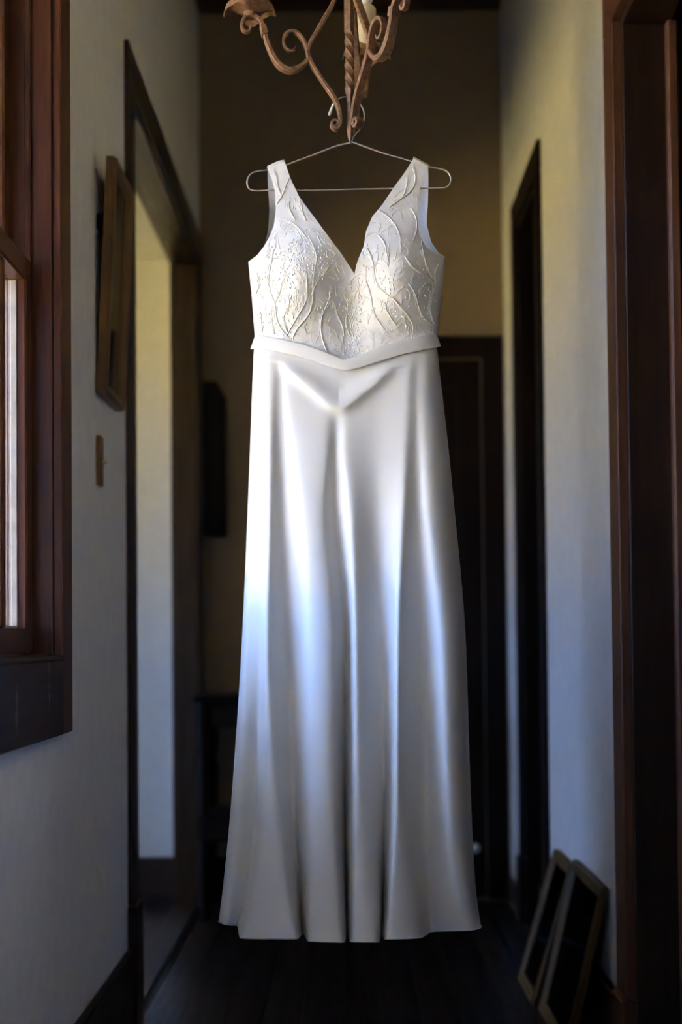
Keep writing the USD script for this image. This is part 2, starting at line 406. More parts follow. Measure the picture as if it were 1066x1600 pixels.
d3 = thing('door_3', 'narrow dark closed door with casing on the right wall', 'door', (XR, (FRY0 + FRY1) / 2, 0), kind='structure')
casing_x(d3, XR, -1, FRY0, FRY1, FRH, 0.104, 0.015, W['black_z'], W['black_y'], 0.24)
jambs_x(d3, XR - 0.001, XR + 0.109, FRY0, FRY1, FRH, 0.012, W['black_z'], W['black_y'])
lf = obj('door_leaf', cat_([box(XR + 0.066, XR + 0.10, FRY0 + 0.012, FRY1 - 0.012, 0.006, FRH - 0.012, 0.002)] +
                     [box(XR + 0.060, XR + 0.067, FRY0 + a, FRY0 + b, z0, z1, 0.002) for a, b in ((0.012, 0.10), (0.45, 0.538)) for z0, z1 in ((0.006, 2.58),)] +
                     [box(XR + 0.060, XR + 0.067, FRY0 + 0.10, FRY0 + 0.45, z0, z0 + 0.12, 0.002) for z0 in (0.006, 0.9, 1.7, 2.46)]), W['black_z'], d3)

d4 = thing('door_4', 'dark panelled door in the back wall right of the dress', 'door', ((DBX0 + DBX1) / 2, YB, 0), kind='structure')
for a, b in ((DBX0, DBX0 + 0.09), (DBX1 - 0.09, DBX1)):
    obj('casing_side', box(a, b, YB - 0.018, YB, 0, DBH - 0.09, 0.003), W['black_z'], d4)
obj('casing_head', box(DBX0, DBX1, YB - 0.018, YB, DBH - 0.09, DBH, 0.003), W['black_x'], d4)
ox0, ox1, oz = DBX0 + 0.09, DBX1 - 0.09, DBH - 0.09
lf = obj('door_leaf', box(ox0, ox1, YB + 0.03, YB + 0.065, 0.005, oz, 0.002), W['black_z'], d4)
xm = (ox0 + ox1) / 2
for a, b in ((ox0, ox0 + 0.1), (ox1 - 0.1, ox1), (xm - 0.045, xm + 0.045)):
    obj('door_stile', box(a, b, YB + 0.018, YB + 0.031, 0.005, oz, 0.002), W['black_z'], d4)
for a, b in ((ox0 + 0.1, xm - 0.045), (xm + 0.045, ox1 - 0.1)):
    for z0, h in ((0.005, 0.2), (0.86, 0.16), (oz - 0.12, 0.12)):
        obj('door_rail', box(a, b, YB + 0.018, YB + 0.031, z0, z0 + h, 0.002), W['black_x'], d4)
kn = lathe([(0.0, -0.030), (0.010, -0.029), (0.0165, -0.024), (0.018, -0.016), (0.015, -0.008), (0.008, -0.003), (0.007, 0.006), (0.0, 0.006)], 24)
kn.apply_transform(trimesh.transformations.rotation_matrix(-math.pi / 2, [1, 0, 0]))
obj('knob', moved(kn, (0.509, YB + 0.016, 0.205)), PORCELAIN, d4, smooth=30, label='small round white knob low on the door')

# ------------------------------------------------------------------ left window
w1 = thing('window_1', 'wooden sash window with deep reveal at the left edge', 'window', (XL, (WY0 + WY1) / 2, WZ0), kind='structure')
cw = 0.102
for a, b in ((WY0 - cw, WY0), (WY1, WY1 + cw)):
    obj('casing_side', box(XL, XL + 0.02, a, b, 0.868, WZ1, 0.003), W['red_z'], w1)
obj('casing_head', box(XL, XL + 0.02, WY0 - cw, WY1 + cw, WZ1, WZ1 + cw, 0.003), W['red_y'], w1)
obj('apron', box(XL, XL + 0.022, WY0 + 0.001, WY1 - 0.001, 0.868, WZ0 - 0.0125, 0.003), W['sill'], w1, label='dark scuffed apron board under the window')
obj('sill', box(XL - 0.20, XL + 0.023, WY0 - 0.0, WY1 + 0.0, WZ0 - 0.012, WZ0, 0.003), W['sill'], w1)
for s, y in ((1, WY0), (-1, WY1)):
    obj('jamb', box(XL - 0.16, XL + 0.001, y, y + s * 0.006, WZ0, WZ1, 0.001), W['red_z'], w1)
    obj('parting_bead', box(XL - 0.052, XL - 0.040, y + s * 0.006, y + s * 0.016, WZ0, WZ1, 0.002), W['red_z'], w1)
    obj('outer_reveal', box(XL - 0.30, XL - 0.16, y - s * 0.02, y + s * 0.012, WZ0 - 0.02, WZ1, 0.003), WHITE_PAINT, w1, label='white painted outer reveal')
obj('head_jamb', box(XL - 0.16, XL, WY0, WY1, WZ1 - 0.006, WZ1, 0.001), W['red_y'], w1)


def sash(x0, x1, z0, z1, name, lab):
    """A sash of two stiles, two rails and glazing bars, filling the opening between z0 and z1."""
    y0, y1 = WY0 + 0.008, WY1 - 0.008
    s = obj(name, box(x0, x1, y1 - 0.046, y1, z0, z1, 0.004), W['red_z'], w1, label=lab)
    obj('stile', box(x0, x1, y0, y0 + 0.046, z0, z1, 0.004), W['red_z'], s)
    obj('top_rail', box(x0, x1, y0 + 0.046, y1 - 0.046, z1 - 0.050, z1, 0.004), W['red_y'], s)
    obj('bottom_rail', box(x0, x1, y0 + 0.046, y1 - 0.046, z0, z0 + 0.050, 0.004), W['red_y'], s)
    ya, yb = y0 + 0.046, y1 - 0.046
    ys = np.r_[ya, np.linspace(ya + 0.17, yb - 0.17, 8), yb]
    for q in (box(x0 + 0.0062, x0 + 0.019, yb - 0.004, yb, z0 + 0.05, z1 - 0.05, 0.001), box(x0 + 0.0062, x0 + 0.019, ya, ya + 0.004, z0 + 0.05, z1 - 0.05, 0.001), box(x0 + 0.0062, x0 + 0.019, ya + 0.004, yb - 0.004, z0 + 0.05, z0 + 0.056, 0.001)):
        obj('putty_strip', q, STRIP, s, label='white painted outer edge')
    for y in ys[1:-1]:
        obj('glazing_bar', box(x0 + 0.004, x1 - 0.004, y - 0.011, y + 0.011, z0 + 0.05, z1 - 0.05, 0.004), W['red_z'], s)
    for a, b in zip(ys[:-1], ys[1:]):
        e0 = a if a == ys[0] else a + 0.011
        e1 = b if b == ys[-1] else b - 0.011
        obj('pane', box(x0 + 0.003, x0 + 0.006, e0, e1, z0 + 0.05, z1 - 0.05), GLASS, s)


sash(XL - 0.078, XL - 0.040, WZ0 + 0.002, 1.832, 'lower_sash', 'lower sash standing inside the upper one')
sash(XL - 0.122, XL - 0.084, 1.786, WZ1 - 0.008, 'upper_sash', 'upper sash set further out')

# side room window (out of sight; it lights the side room)
w2 = thing('window_2', 'sash window of the side room, lighting its pale wall', 'window', (RX0, (SWY0 + SWY1) / 2, SWZ0), kind='structure')
for a, b, c, d in ((SWY0, SWY0 + 0.05, SWZ0, SWZ1), (SWY1 - 0.05, SWY1, SWZ0, SWZ1), (SWY0 + 0.05, SWY1 - 0.05, SWZ0, SWZ0 + 0.05), (SWY0 + 0.05, SWY1 - 0.05, SWZ1 - 0.05, SWZ1), (SWY0 + 0.05, SWY1 - 0.05, 1.53, 1.57)):
    obj('window_frame', box(RX0 - 0.07, RX0 - 0.03, a, b, c, d, 0.003), W['red_z'], w2)
for c, d in ((SWZ0 + 0.05, 1.53), (1.57, SWZ1 - 0.05)):
    obj('pane', box(RX0 - 0.052, RX0 - 0.049, SWY0 + 0.05, SWY1 - 0.05, c, d), GLASS, w2)


# ------------------------------------------------------------------ framed pictures
def framed(name, label, Wd, Hd, mw, md, M, mats, origin, group=None, fillet=None, cat='picture', step=True):
    """A framed glazed picture. Local axes: u along the width, v up, w out of the front; M (3x4) places it."""
    t = thing(name, label, cat, origin, group)
    mv, mh, print_ = mats

    def put(m):
        v = np.asarray(m.vertices) @ M[:, :3].T + M[:, 3]
        f = m.faces if np.linalg.det(M[:, :3]) > 0 else np.asarray(m.faces)[:, ::-1]
        return trimesh.Trimesh(v, f, process=False)

    def bar(L, along_u):
        """A mitred moulding, its outer edge on the origin line, running from 0 to L."""
        prof = [(0, 0), (0, md * 0.70), (mw * 0.10, md * 0.82), (mw * 0.12, md), (mw * 0.45, md), (mw * 0.60, md * 0.80), (mw * 0.88, md * 0.74), (mw, md * 0.60), (mw, 0)]
        V, F = [], []
        for e in (0, 1):
            for (a, w) in prof:
                V.append((a if e == 0 else L - a, a, w))
        k = len(prof)
        for j in range(k):
            q = (j + 1) % k
            F += [[j, k + j, k + q], [j, k + q, q]]
        for j in range(1, k - 1):
            F += [[0, j, j + 1], [k, k + j + 1, k + j]]
        return np.array(V, float), np.array(F)

    def side(which):
        if which in ('bottom', 'top'):
            V, F = bar(Wd, True)
            V = V.copy(); V[:, 0] -= Wd / 2
            if which == 'top':
                V[:, 1] = Hd - V[:, 1]; F = F[:, ::-1]
        else:
            V, F = bar(Hd, False)
            V = V[:, [1, 0, 2]].copy(); F = F[:, ::-1]
            V[:, 0] -= Wd / 2
            if which == 'right':
                V[:, 0] *= -1; F = F[:, ::-1]
        m = trimesh.Trimesh(V, F, process=False)
        m.fix_normals()
        return m

    for w_ in ('top', 'bottom'):
        obj('rail', put(side(w_)), mh, t)
    for w_ in ('left', 'right'):
        obj('stile', put(side(w_)), mv, t)
    a, b = Wd / 2 - mw * 0.8, mw * 0.8
    obj('backing', put(box(-a, a, b, Hd - b, md * 0.05, md * 0.25)), BACKING, t)
    obj('print', put(box(-a, a, b, Hd - b, md * 0.26, md * 0.34)), print_, t)
    if fillet:
        e = fillet
        for q in (box(-Wd / 2 + mw, -Wd / 2 + mw + e, mw, Hd - mw, md * 0.35, md * 0.5, 0.001), box(Wd / 2 - mw - e, Wd / 2 - mw, mw, Hd - mw, md * 0.35, md * 0.5, 0.001),
                  box(-Wd / 2 + mw + e, Wd / 2 - mw - e, mw, mw + e, md * 0.35, md * 0.5, 0.001), box(-Wd / 2 + mw + e, Wd / 2 - mw - e, Hd - mw - e, Hd - mw, md * 0.35, md * 0.5, 0.001)):
            obj('fillet', put(q), FILLET, t)
    obj('glass', put(box(-Wd / 2 + mw, Wd / 2 - mw, mw, Hd - mw, md * 0.51, md * 0.55)), GLASS, t)
    return t, put


def frame_matrix(base, uy, lean):
    """u along uy*y; v up and tilted by lean (towards +x when positive at the top); w to the hall."""
    return base, uy, lean


# hung on the left wall, top leaning out into the hall
th = math.atan2(0.026, 0.565)
v_ = np.array([math.sin(th), 0, math.cos(th)]); w_ = np.array([math.cos(th), 0, -math.sin(th)]); u_ = np.array([0, -1.0, 0])
base = np.array([XL + 0.003, 3.515, 1.650])
M = np.column_stack([u_, v_, w_, base])
pic, put = framed('framed_picture', 'gilt framed picture hung tilting forward on the left wall', 0.275, 0.572, 0.030, 0.026, M, (W['gold_z'], W['gold_y'], MATT), base, fillet=0.02)
wire_top = np.array([XL + 0.004, 3.40, 2.19])
obj('wall_spacer', cat_([box(XL + 0.0005, XL + 0.02, 3.40, 3.63, 2.05, 2.09, 0.003)]), BACKING, pic)
obj('hanging_wire', sweep(spline([(XL + 0.021, 3.42, 2.075), (XL + 0.010, 3.40, 2.15), (XL + 0.002, 3.39, 2.195)], 10), circle(0.0015, 6)), IRON, pic)

# small wooden plaque under it
plq = thing('wall_plaque', 'small narrow wooden plaque on the left wall below the picture', 'plaque', (XL, 3.40, 1.43))
obj('plate', box(XL, XL + 0.012, 3.385, 3.425, 1.430, 1.550, 0.002), W['gold_z'], plq)
pg = lathe([(0, 0.014), (0.004, 0.013), (0.0055, 0.009), (0.004, 0.005), (0.003, 0.0), (0, 0)], 12)
pg.apply_transform(trimesh.transformations.rotation_matrix(math.pi / 2, [0, 1, 0]))
obj('peg', moved(pg, (XL + 0.0118, 3.405, 1.487)), CREAM, plq, smooth=30)

# leaning against the right wall
for lab, y0, y1, xb, zt, pr in (('nearer brown framed glazed picture leaning on the floor against the right wall', 3.585, 4.045, 0.545, 0.425, NAVY),
                                ('farther brown framed glazed picture leaning behind the nearer one by the right wall', 4.085, 4.415, 0.528, 0.400, NAVY)):
    L = math.hypot(XR - 0.002 - xb - 0.0, zt)
    th = math.asin((XR - 0.004 - xb) / L)
    v_ = np.array([math.sin(th), 0, math.cos(th)]); w_ = np.array([-math.cos(th), 0, math.sin(th)]); u_ = np.array([0, 1.0, 0])
    base = np.array([xb, (y0 + y1) / 2, 0.0012])
    M = np.column_stack([u_, v_, w_, base])
    framed('leaning_frame', lab, y1 - y0, L, 0.034, 0.020, M, (W['bronze_z'], W['bronze_y'], pr), base, fillet=0.006, group='framed pictures leaning against the right wall')

# ------------------------------------------------------------------ furniture at the back
tb = thing('console_table', 'dark wooden console table against the back wall left of the dress', 'table', (-0.36, 5.58, 0))
tx0, tx1, ty0, ty1, tz = XL + 0.006, -0.185, 5.40, YB - 0.02, 0.853
obj('tabletop', box(tx0, tx1, ty0, ty1, tz - 0.028, tz, 0.005), W['black_x'], tb)
obj('apron', cat_([box(tx0 + 0.03, tx1 - 0.03, ty0 + 0.02, ty0 + 0.04, tz - 0.125, tz - 0.028), box(tx0 + 0.03, tx1 - 0.03, ty1 - 0.04, ty1 - 0.02, tz - 0.125, tz - 0.028),
                   box(tx0 + 0.02, tx0 + 0.038, ty0 + 0.04, ty1 - 0.04, tz - 0.125, tz - 0.028), box(tx1 - 0.038, tx1 - 0.02, ty0 + 0.04, ty1 - 0.04, tz - 0.125, tz - 0.028)]), W['black_x'], tb)
for lx in (tx0 + 0.035, tx1 - 0.035):
    for ly in (ty0 + 0.03, ty1 - 0.03):
        leg = lathe([(0, 0), (0.016, 0), (0.022, 0.02), (0.018, 0.05), (0.024, 0.12), (0.019, 0.35), (0.026, 0.55), (0.018, 0.60), (0.026, 0.63), (0.026, tz - 0.03), (0, tz - 0.03)], 16)
        obj('leg', moved(leg, (lx, ly, 0)), W['black_z'], tb, smooth=40)
obj('lower_shelf', box(tx0 + 0.012, tx1 - 0.012, ty0 + 0.012, ty1 - 0.012, 0.30, 0.395, 0.004), W['black_x'], tb)

wc = thing('wall_case', 'narrow dark wooden wall case with clipped top corner on the back wall', 'wall case', (-0.54, YB, 1.487))
cp = sg.Polygon([(-0.588, 1.487), (-0.496, 1.487), (-0.494, 2.05), (-0.530, 2.118), (-0.590, 2.120)])
ci = cp.buffer(-0.014)


def slab(poly, y0, y1):
    m = trimesh.creation.extrude_polygon(poly, y1 - y0, engine='earcut')
    v = np.array(m.vertices)
    m = trimesh.Trimesh(np.stack([v[:, 0], y0 + v[:, 2], v[:, 1]], 1), m.faces, process=False); m.fix_normals(); return m


obj('body', slab(cp, YB - 0.032, YB - 0.0005), W['black_z'], wc)
obj('front_frame', slab(cp.difference(ci), YB - 0.044, YB - 0.032), W['black_z'], wc)
obj('front_panel', slab(ci, YB - 0.036, YB - 0.0322), BACKING, wc)

# ------------------------------------------------------------------ chandelier
CY = 2.853
cax = at(547.5, 226, CY)
CX, CTIP = cax[0], cax[2]
ch = thing('chandelier', 'rusty wrought iron chandelier with three scrolled arms above the dress', 'chandelier', (CX, CY, CTIP))


def zc(py):
    return at(548, py, CY)[2]


DROP = {-60: 0.014}


def rz(pts, az):
    """(pixels out from the stem, picture row) pairs of one arm's outline, turned to the azimuth az."""
    s = FPX / CY
    a = math.radians(az)
    return np.array([[CX + (r / s) * math.cos(a), CY + (r / s) * math.sin(a), zc(py) - DROP.get(az, 0) * (min(1, r / 90) + np.clip((r - 105) / 45, 0, 1))] for r, py in pts])


def flat_bar(pts, az, w, t, n=60, taper=None):
    a = math.radians(az)
    b = np.array([-math.sin(a), math.cos(a), 0])
    P = spline(rz(pts, az), n)
    sc = None if taper is None else np.interp(np.linspace(0, 1, n), *taper)
    return sweep(P, rect(t, w, min(t, w) * 0.22), up=b, scale=sc)


def spiral(c, r0_, r1_, a0, a1, n=14):
    t = np.linspace(0, 1, n)
    return [(c[0] + (r0_ + (r1_ - r0_) * k) * math.cos(math.radians(a0 + (a1 - a0) * k)), c[1] - (r0_ + (r1_ - r0_) * k) * math.sin(math.radians(a0 + (a1 - a0) * k))) for k in t]


# stem: square bar, twisted in its middle, drawn to a point below
def stem():
    zs = [zc(-260), zc(48)] + list(np.linspace(zc(50), zc(142), 60)) + [zc(150), zc(178), zc(198), zc(214), CTIP]
    tw0, tw1 = zc(50), zc(142)
    ws = {zs[-1]: 0.0006, zs[-2]: 0.0085, zs[-3]: 0.0125, zs[-4]: 0.0095, zs[-5]: 0.0110}
    V, F = [], []
    for z in zs:
        w = ws.get(z, 0.0165)
        ang = math.radians(12) + (0 if z > tw0 else min(1, (tw0 - z) / (tw0 - tw1)) * math.radians(450))
        for k in range(8):
            rr = w * 0.62 if k % 2 == 0 else w * 0.50
            a = ang + k * math.pi / 4
            V.append((CX + rr * math.cos(a), CY + rr * math.sin(a), z))
    n = len(zs)
    for i in range(n - 1):
        for j in range(8):
            a, b, c, d = i * 8 + j, i * 8 + (j + 1) % 8, (i + 1) * 8 + (j + 1) % 8, (i + 1) * 8 + j
            F += [[a, c, b], [a, d, c]]
    F += [[0, j, j + 1] for j in range(1, 7)]
    return trimesh.Trimesh(np.array(V), np.array(F), process=False)


obj('stem', stem(), IRON, ch, smooth=28)
for az in (186, -60, 79):
    strap = [(10, -130), (17, -40), (24, 2), (40, 32), (56, 60), (66, 84), (62, 98), (51, 116), (33, 142), (21, 162), (16, 178), (14.5, 190)]
    st = obj('cage_strap', flat_bar(strap, az, 0.018, 0.0085, 90), IRON, ch, smooth=35)
    curl = [(14.5, 186), (15, 195), (19, 201)] + spiral((23, 195), 7.5, 2.6, 250, 640, 12)
    obj('foot_scroll', flat_bar(curl, az, 0.018, 0.0066, 50), IRON, st, smooth=35)
    arm_pts = [(62, 92), (73, 104), (84, 111), (96, 113), (108, 108), (117, 98), (124, 85), (130, 70), (134, 54), (138, 42), (146, 33), (157, 30), (166, 36), (169, 46), (165, 55), (158, 54), (156, 48)]
    ar = obj('arm', flat_bar(arm_pts, az, 0.019, 0.0100, 120, ([0, 0.2, 0.3, 0.6, 1], [0.85, 1.15, 1.2, 0.9, 0.6])), IRON, ch, smooth=35)
    sc_pts = [(64, 96), (68, 78), (75, 63), (85, 54), (96, 54), (103, 62), (103, 74), (97, 82), (89, 82), (85, 76)]
    obj('arm_scroll', flat_bar(sc_pts, az, 0.017, 0.0070, 80, ([0, 0.5, 1], [1.1, 1, 0.6])), IRON, ar, smooth=35)
    obj('collar', cat_([sweep(rz([(133.0, 60), (136.6, 46)], az), rect(0.014, 0.023, 0.002), up=np.array([-math.sin(math.radians(az)), math.cos(math.radians(az)), 0]))]), IRON, ar)
    c = rz([(157, 26)], az)[0]
    prof = [(0.0, -0.010), (0.010, -0.008), (0.014, 0.000), (0.030, 0.006), (0.043, 0.012), (0.047, 0.003), (0.049, 0.004), (0.046, 0.016), (0.030, 0.011), (0.012, 0.006), (0.0, 0.006)]
    cup = lathe(prof, 40)
    v = np.array(cup.vertices)
    ang, rad = np.arctan2(v[:, 1], v[:, 0]), np.hypot(v[:, 0], v[:, 1])
    k = np.clip((rad - 0.025) / 0.024, 0, 1)
    s = 1 + 0.10 * k * np.cos(4 * ang)
    v[:, 0] *= s; v[:, 1] *= s
    v[:, 2] -= 0.010 * k * np.maximum(np.cos(4 * ang), 0)
    cp_ = obj('drip_cup', moved(trimesh.Trimesh(v, cup.faces, process=False), c), IRON, ch, smooth=40)
    sl = lathe([(0, 0.006), (0.0245, 0.006), (0.0235, 0.013), (0.0205, 0.024), (0.0195, 0.060), (0.0200, 0.105), (0.016, 0.110), (0, 0.110)], 28)
    v = np.array(sl.vertices); ang = np.arctan2(v[:, 1], v[:, 0])
    f_ = 1 + 0.05 * np.sin(3 * ang + 1.2) * np.clip((v[:, 2] - 0.01) / 0.05, 0, 1)
    v[:, 0] *= f_; v[:, 1] *= f_
    obj('candle_sleeve', moved(trimesh.Trimesh(v, sl.faces, process=False), c), CREAM, ch, smooth=40, label='cream candle sleeve')
    bulb = lathe([(0, 0.110), (0.010, 0.112), (0.0155, 0.126), (0.0165, 0.140), (0.012, 0.160), (0.004, 0.178), (0, 0.180)], 20)
    obj('bulb', moved(bulb, c), WHITE_PAINT, ch, smooth=40)
obj('hanging_rod', cat_([sweep([(CX, CY, zc(-255)), (CX, CY, HC - 0.05)], circle(0.006, 10))]), IRON, ch, smooth=40)
obj('ceiling_canopy', moved(lathe([(0, -0.07), (0.012, -0.068), (0.02, -0.05), (0.055, -0.02), (0.06, 0.0), (0, 0)], 28), (CX, CY, HC - 0.0004)), IRON, ch, smooth=40)

# ------------------------------------------------------------------ wire hanger
HY = 2.863
hg = thing('wire_hanger', 'thin metal wire hanger hooked on the chandelier and holding the dress', 'hanger', at(548, 224, HY))
left = [(549, 223), (535, 225.5), (500, 238), (455, 255), (425, 265), (405, 267), (393, 271), (387, 280), (386.5, 288), (390, 295), (397, 297.5), (420, 297)]
bar_ = [(440, 297), (545, 296), (640, 294.5), (672, 294)]
right = [(690, 293.5), (699, 292), (704, 285), (704.5, 277), (700, 269), (690, 264), (672, 261), (640, 251), (600, 239.5), (565, 227), (550, 221.5)]


def px3(pts, Y):
    return np.array([at(a, b, Y) for a, b in pts])


wire = px3(left + bar_ + right, HY)
obj('wire', sweep(spline(wire, 220), circle(0.0017, 8)), STEEL, hg, smooth=True)
hk = px3([(549.5, 223), (553, 213), (561, 203), (568, 190), (569, 176), (564, 162), (553, 152), (541, 148), (531, 150), (525, 156)], 2.863)
hk[:, 1] += np.interp(np.arange(len(hk)), [0, 2, 4, 6, 9], [0, 0.003, 0.006, 0.0105, 0.0105])
P = spline(hk, 60)
h_ = obj('hook', sweep(P, circle(0.0016, 8)), STEEL, hg, smooth=True)
tip = np.vstack([P[-1], at(521, 164.5, P[-1][1]), at(514.5, 179, P[-1][1])])
obj('hook_tip', sweep(np.vstack([tip[0], tip[1], tip[2], tip[2] + (tip[2] - tip[1]) * 0.06]), circle(0.0030, 10), scale=[0.8, 1, 1, 0.5]), CHROME, h_, smooth=40, label='bright hook end')

# ------------------------------------------------------------------ wedding dress
Y0 = 2.863
dress = thing('wedding_dress', 'long ivory satin wedding gown with beaded lace bodice hanging in the hall', 'dress', at(548, 1470, Y0))

silL = PchipInterpolator([245, 263, 300, 330, 361, 384, 399, 409, 460, 522, 560], [417, 417.6, 419, 421, 419, 411, 401, 388, 393, 398, 398])
silR = PchipInterpolator([245, 261, 312, 351, 378, 394, 402, 443, 493, 520, 560], [669, 669.5, 669, 667, 674, 685, 697, 693, 687, 683, 683])
aFront = PchipInterpolator([240, 262, 300, 360, 400, 440, 500, 560], [0.0055, 0.007, 0.013, 0.024, 0.036, 0.044, 0.044, 0.042])


def gauss(x, y, cx, cy, sx, sy):
    return np.exp(-0.5 * (((x - cx) / sx) ** 2 + ((y - cy) / sy) ** 2))


def bodice_depth(x, y):
    l, r = silL(y), silR(y)
    t = np.clip((2 * x - l - r) / (r - l), -1, 1)
    d = aFront(y) * np.maximum(1 - t ** 2, 0) ** 0.42
    d = d + 0.0042 * np.clip((385 - y) / 60, 0, 1)
    d = d + 0.032 * gauss(x, y, 462, 438, 32, 50) + 0.032 * gauss(x, y, 626, 425, 34, 48)
    d = d - 0.015 * gauss(x, y, 551, 490, 20, 45)
    d = d + 0.010 * gauss(x, y, 505, 400, 26, 40)
    d = d * 1.0 + 0.0016 * (meshkit.fbm(np.stack([x / 26.0, y / 40.0, 0 * x + 3.1], -1), 3, 5) - 0.5) * np.clip((y - 250) / 60, 0, 1)
    return d


def panel(poly, depth, step, Y=Y0):
    P = sg.Polygon(poly)
    L = P.exterior.length
    b = np.array([P.exterior.interpolate(s).coords[0] for s in np.arange(0, L, step * 0.6)])
    x0, y0, x1, y1 = P.bounds
    gx, gy = np.meshgrid(np.arange(x0, x1, step), np.arange(y0, y1, step * 0.87))
    gx[1::2] += step / 2
    g = np.stack([gx.ravel(), gy.ravel()], 1)
    inner = P.buffer(-step * 0.5)
    g = g[shapely.contains_xy(inner, g[:, 0], g[:, 1])]
    p = np.vstack([b, g])
    tri = Delaunay(p).simplices
    c = p[tri].mean(1)
    tri = tri[shapely.contains_xy(P.buffer(0.15), c[:, 0], c[:, 1])]
    d = depth(p[:, 0], p[:, 1])
    V = np.array([at(a, b_, Y - q) for (a, b_), q in zip(p, d)])
    n = np.cross(V[tri[:, 1]] - V[tri[:, 0]], V[tri[:, 2]] - V[tri[:, 0]])
    flip = n[:, 1] > 0
    tri[flip] = tri[flip][:, ::-1]
    return trimesh.Trimesh(V, tri, process=False)


neck = [(445.5, 253), (454, 279), (468.5, 309), (488, 335), (514.5, 371), (534, 397), (554, 428), (556, 418), (559, 407), (568.6, 384), (572, 361), (582, 338), (596.5, 321), (616, 292), (633, 269), (644, 251), (646, 248)]
rstrap_top = [(646, 248), (654, 252), (660, 255), (670, 261)]
r_arm = [(670, 261), (664, 269), (660.5, 276), (656, 296), (653, 322), (652.5, 345), (656, 368), (666, 386), (680, 396), (697, 402)]
r_side = [(697, 402), (693, 443), (687, 493), (682.5, 528)]
low = [(682.5, 530), (633, 545), (600, 556), (567, 570), (537, 578), (508, 566), (478, 553), (436, 541), (399, 534)]
l_side = [(399, 528), (393, 460), (388, 409)]
l_arm = [(388, 409), (401, 399.5), (412, 386), (421, 370), (428, 352), (431, 330), (430, 300), (425, 280), (417.6, 263)]
lstrap_top = [(417.6, 263), (430, 257), (438, 254), (445.5, 253)]
front_poly = neck + rstrap_top[1:] + r_arm[1:] + r_side[1:] + low + l_side[1:] + l_arm[1:] + lstrap_top[1:-1]
front = panel(front_poly, bodice_depth, 2.6)
bod = obj('bodice', front, LACE, dress, smooth=True, label='sleeveless ivory bodice of beaded branch lace with deep V neck')


def back_depth(x, y):
    l, r = silL(y), silR(y)
    t = np.clip((2 * x - l - r) / (r - l), -1, 1)
    return -(0.0042 * np.clip((385 - y) / 60, 0, 1) + np.interp(y, [250, 300, 400, 560], [0.0055, 0.010, 0.045, 0.045]) * np.maximum(1 - t ** 2, 0) ** 0.45)


backp = [(445.5, 254), (452, 285), (462, 312), (480, 345), (505, 395), (548, 470), (575, 420), (600, 360), (622, 308), (640, 270), (646, 250), (660, 256), (669.5, 262), (669.5, 290), (669, 312), (667, 351), (674, 378), (685, 394), (697, 402),
         (693, 443), (687, 493), (683, 530), (540, 545), (398, 534), (393, 460), (388, 409), (401, 399), (413, 383), (419, 361), (421, 328), (419, 296), (417.6, 263), (430, 257.5)]
obj('back_lining', panel(backp, back_depth, 4.0), LINING, bod, smooth=True, label='smooth white lining of the back showing beside the straps')
# the straps fold over the wire
for top in (lstrap_top, rstrap_top):
    P = spline(np.array(top, float), 24)
    V, F, K = [], [], 9
    for (x, y) in P:
        d0 = float(bodice_depth(np.array([x]), np.array([y]))[0]); d1 = float(back_depth(np.array([x]), np.array([y]))[0])
        for k in range(K):
            a = math.pi * k / (K - 1)
            V.append(at(x, y - 3.4 * math.sin(a) - 0.5 * math.sin(3.1 * x), Y0 - ((d0 + d1) / 2 + (d0 - d1) / 2 * math.cos(a))))
    for i in range(len(P) - 1):
        for k in range(K - 1):
            a, b = i * K + k, i * K + k + 1
            F += [[a, a + K, b + K], [a, b + K, b]]
    obj('shoulder_fold', trimesh.Trimesh(np.array(V), np.array(F), process=False), LACE, bod, smooth=True)


# lace branches, traced on the cloth
def on_cloth(pts, lift=0.0006):
    p = np.asarray(pts, float)
    d = bodice_depth(p[:, 0], p[:, 1]) + lift
    return np.array([at(a, b, Y0 - q) for (a, b), q in zip(p, d)])


